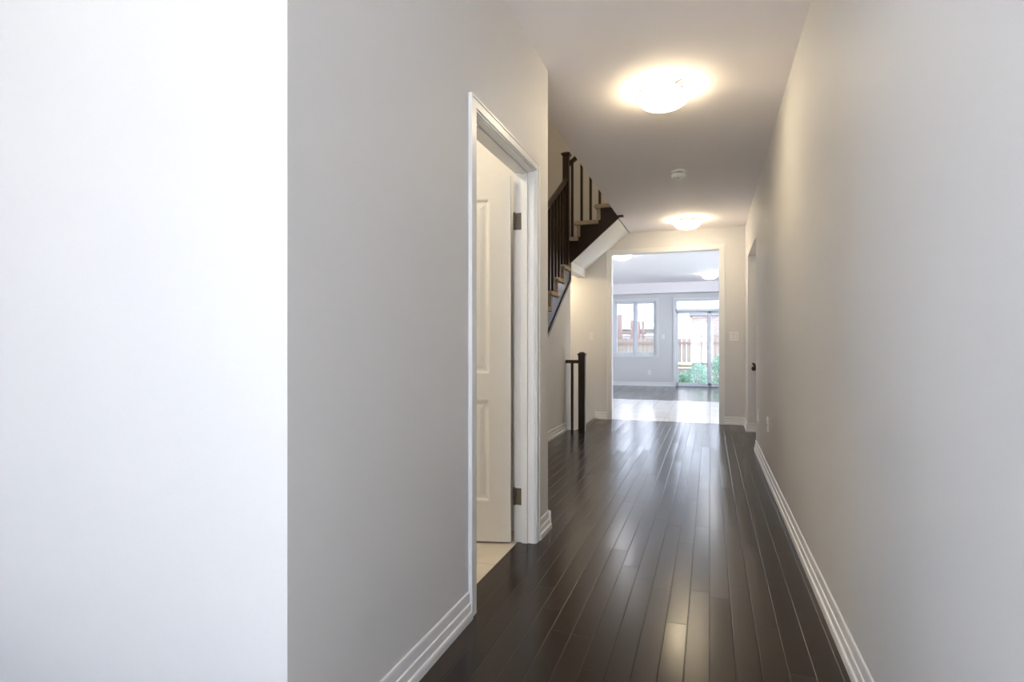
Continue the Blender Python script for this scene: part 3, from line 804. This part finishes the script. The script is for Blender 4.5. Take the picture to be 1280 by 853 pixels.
# ------------------------------------------------------------------ garden
b = bm_new(); box(b, -14, 14, YB + .15, 60, -.62, -.45)
tag(obj('garden_ground', b, M['soil']), 'green garden ground beyond the patio door', 'ground', None, 'structure')
b = bm_new(); box(b, -2.0, 2.6, YB + .16, 17.6, -.30, -.08)
tag(obj('patio_path', b, M['ground'], None, .01), 'pale paved patio outside the sliding door', 'patio', None, 'structure')
def fence(x0, x1, y, top, label, group=None):
    t = thing('wooden_fence', label, 'fence', ((x0 + x1) / 2, y, -.45), group)
    n = int((x1 - x0) / .15)
    b = bm_new()
    for i in range(n):
        xa = x0 + i * .15; hh = top - .10 + random.uniform(-.004, .004)
        box(b, xa + .004, xa + .143, y, y + .02, .52, hh)
    obj('board_panel', b, M['cedar'], t)
    b = bm_new(); box(b, x0, x1, y - .06, y + .06, top - .035, top); obj('cap_rail', b, M['cedar_dark'], t)
    b = bm_new(); box(b, x0, x1, y - .04, y, top - .30, top - .22); obj('rail', b, M['cedar_dark'], t)
    b = bm_new(); box(b, x0, x1, y - .04, y, .36, .46); obj('rail', b, M['cedar_dark'], t)
    b = bm_new(); box(b, x0, x1, y + .01, y + .03, -.45, .34); obj('skirt_board', b, M['cedar'], t)
    for k in range(int((x1 - x0) / 2.3) + 1):
        px = x0 + k * 2.3
        b = bm_new(); box(b, px - .05, px + .05, y - .07, y + .03, -.45, top + .03); p = obj('post', b, M['cedar_dark'], t)
        b = bm_new(); box(b, px - .065, px + .065, y - .085, y + .045, top + .03, top + .06); obj('post_cap', b, M['cedar_dark'], p)
    return t
fence(-6.15, 5.4, 20.0, 1.44, 'tall weathered cedar fence across the back of the garden')

def bush(x, y, z0, r, h, label, n, group=None):
    t = thing('garden_bush', label, 'bush', (x, y, z0), group)
    b = bm_new()
    for k in range(7):
        a = random.uniform(0, 6.28); rr = random.uniform(.2, .7) * r
        tube(b, [(x, y, z0), (x + .4 * rr * math.cos(a), y + .4 * rr * math.sin(a), z0 + h * .4), (x + rr * math.cos(a), y + rr * math.sin(a), z0 + h * .85)], [.014, .010, .005], 6)
    obj('stems', b, M['stem'], t)
    b = bm_new()
    for k in range(n):
        while True:
            u = Vector((random.uniform(-1, 1), random.uniform(-1, 1), random.uniform(-1, 1)))
            if .25 < u.length < 1: break
        c = Vector((x + u.x * r, y + u.y * r, z0 + h * .52 + u.z * h * .5))
        d = (u + Vector((random.uniform(-.8, .8), random.uniform(-.8, .8), random.uniform(-.2, .9)))).normalized(); s = d.cross(Vector((0, 0, 1))).normalized() * random.uniform(.022, .035)
        ln = random.uniform(.09, .15); up_ = s.cross(d).normalized() * .012
        v = [b.verts.new(p) for p in (c, c + d * ln * .45 + s + up_, c + d * ln - up_ * 2, c + d * ln * .45 - s + up_)]
        b.faces.new((v[0], v[1], v[2])); b.faces.new((v[0], v[2], v[3]))
    obj('foliage', b, M['leaf'], t)
for x, y, r, h, n, lb in ((-.34, 18.2, .34, .95, 620, 'leafy green bush in the middle of the patio door glass'),
                          (.34, 18.75, .33, 1.22, 640, 'tall leafy green bush behind the patio door stile'),
                          (-.86, 19.2, .26, .66, 300, 'low green bush at the left of the patio door glass')):
    bush(x, y, -.45, r, h, lb, n, 'bushes in front of the fence')

# neighbours beyond the fence
nb = thing('brick_neighbour_house', 'pink brick neighbour house behind the patio door, built small and close to stay in shade', 'house', (1.9, 21.3, -.45))  # distant house shrunk and moved close, into the shade of the main house
b = bm_new(); box(b, -.62, 4.4, 21.3, 25.5, -.45, 2.18); obj('brick_wall', b, M['brick'], nb)
b = bm_new(); box(b, -.72, 4.5, 21.2, 25.6, 2.18, 2.26); obj('roof', b, M['roof'], nb)
b = bm_new(); box(b, -.50, -.16, 21.25, 21.3, 1.30, 1.98); wf = obj('house_window', b, M['trim'], nb)
b = bm_new(); box(b, -.47, -.19, 21.24, 21.25, 1.33, 1.95); obj('pane', b, M['siding'], wf)
nh = thing('pale_neighbour_house', 'pale sided neighbour house behind the garden window, built small and close to stay in shade', 'shed', (-4.6, 22, -.45))  # far pale house, scaled down and brought near to keep it shaded
b = bm_new(); box(b, -6.6, -2.0, 22.0, 25.0, -.45, 1.72); obj('siding_wall', b, M['siding'], nh)
b = bm_new(); prism(b, [(-6.8, 1.72), (-1.8, 1.72), (-2.6, 2.12), (-6.0, 2.12)], 'Y', 21.85, 25.2); obj('roof', b, M['roof'], nh)
pg = thing('pergola', 'weathered wooden pergola posts rising above the fence behind the garden window', 'pergola', (-2.6, 21.2, -.45))
for x, w, tp in ((-3.18, .20, 2.25), (-2.72, .11, 2.05), (-2.47, .09, 2.0), (-2.32, .09, 2.0)):
    b = bm_new(); box(b, x - w / 2, x + w / 2, 21.1, 21.2, -.45, tp); obj('post', b, M['cedar_dark'], pg)
b = bm_new(); box(b, -3.3, -2.2, 21.12, 21.18, 1.50, 1.60); obj('beam', b, M['cedar_dark'], pg)
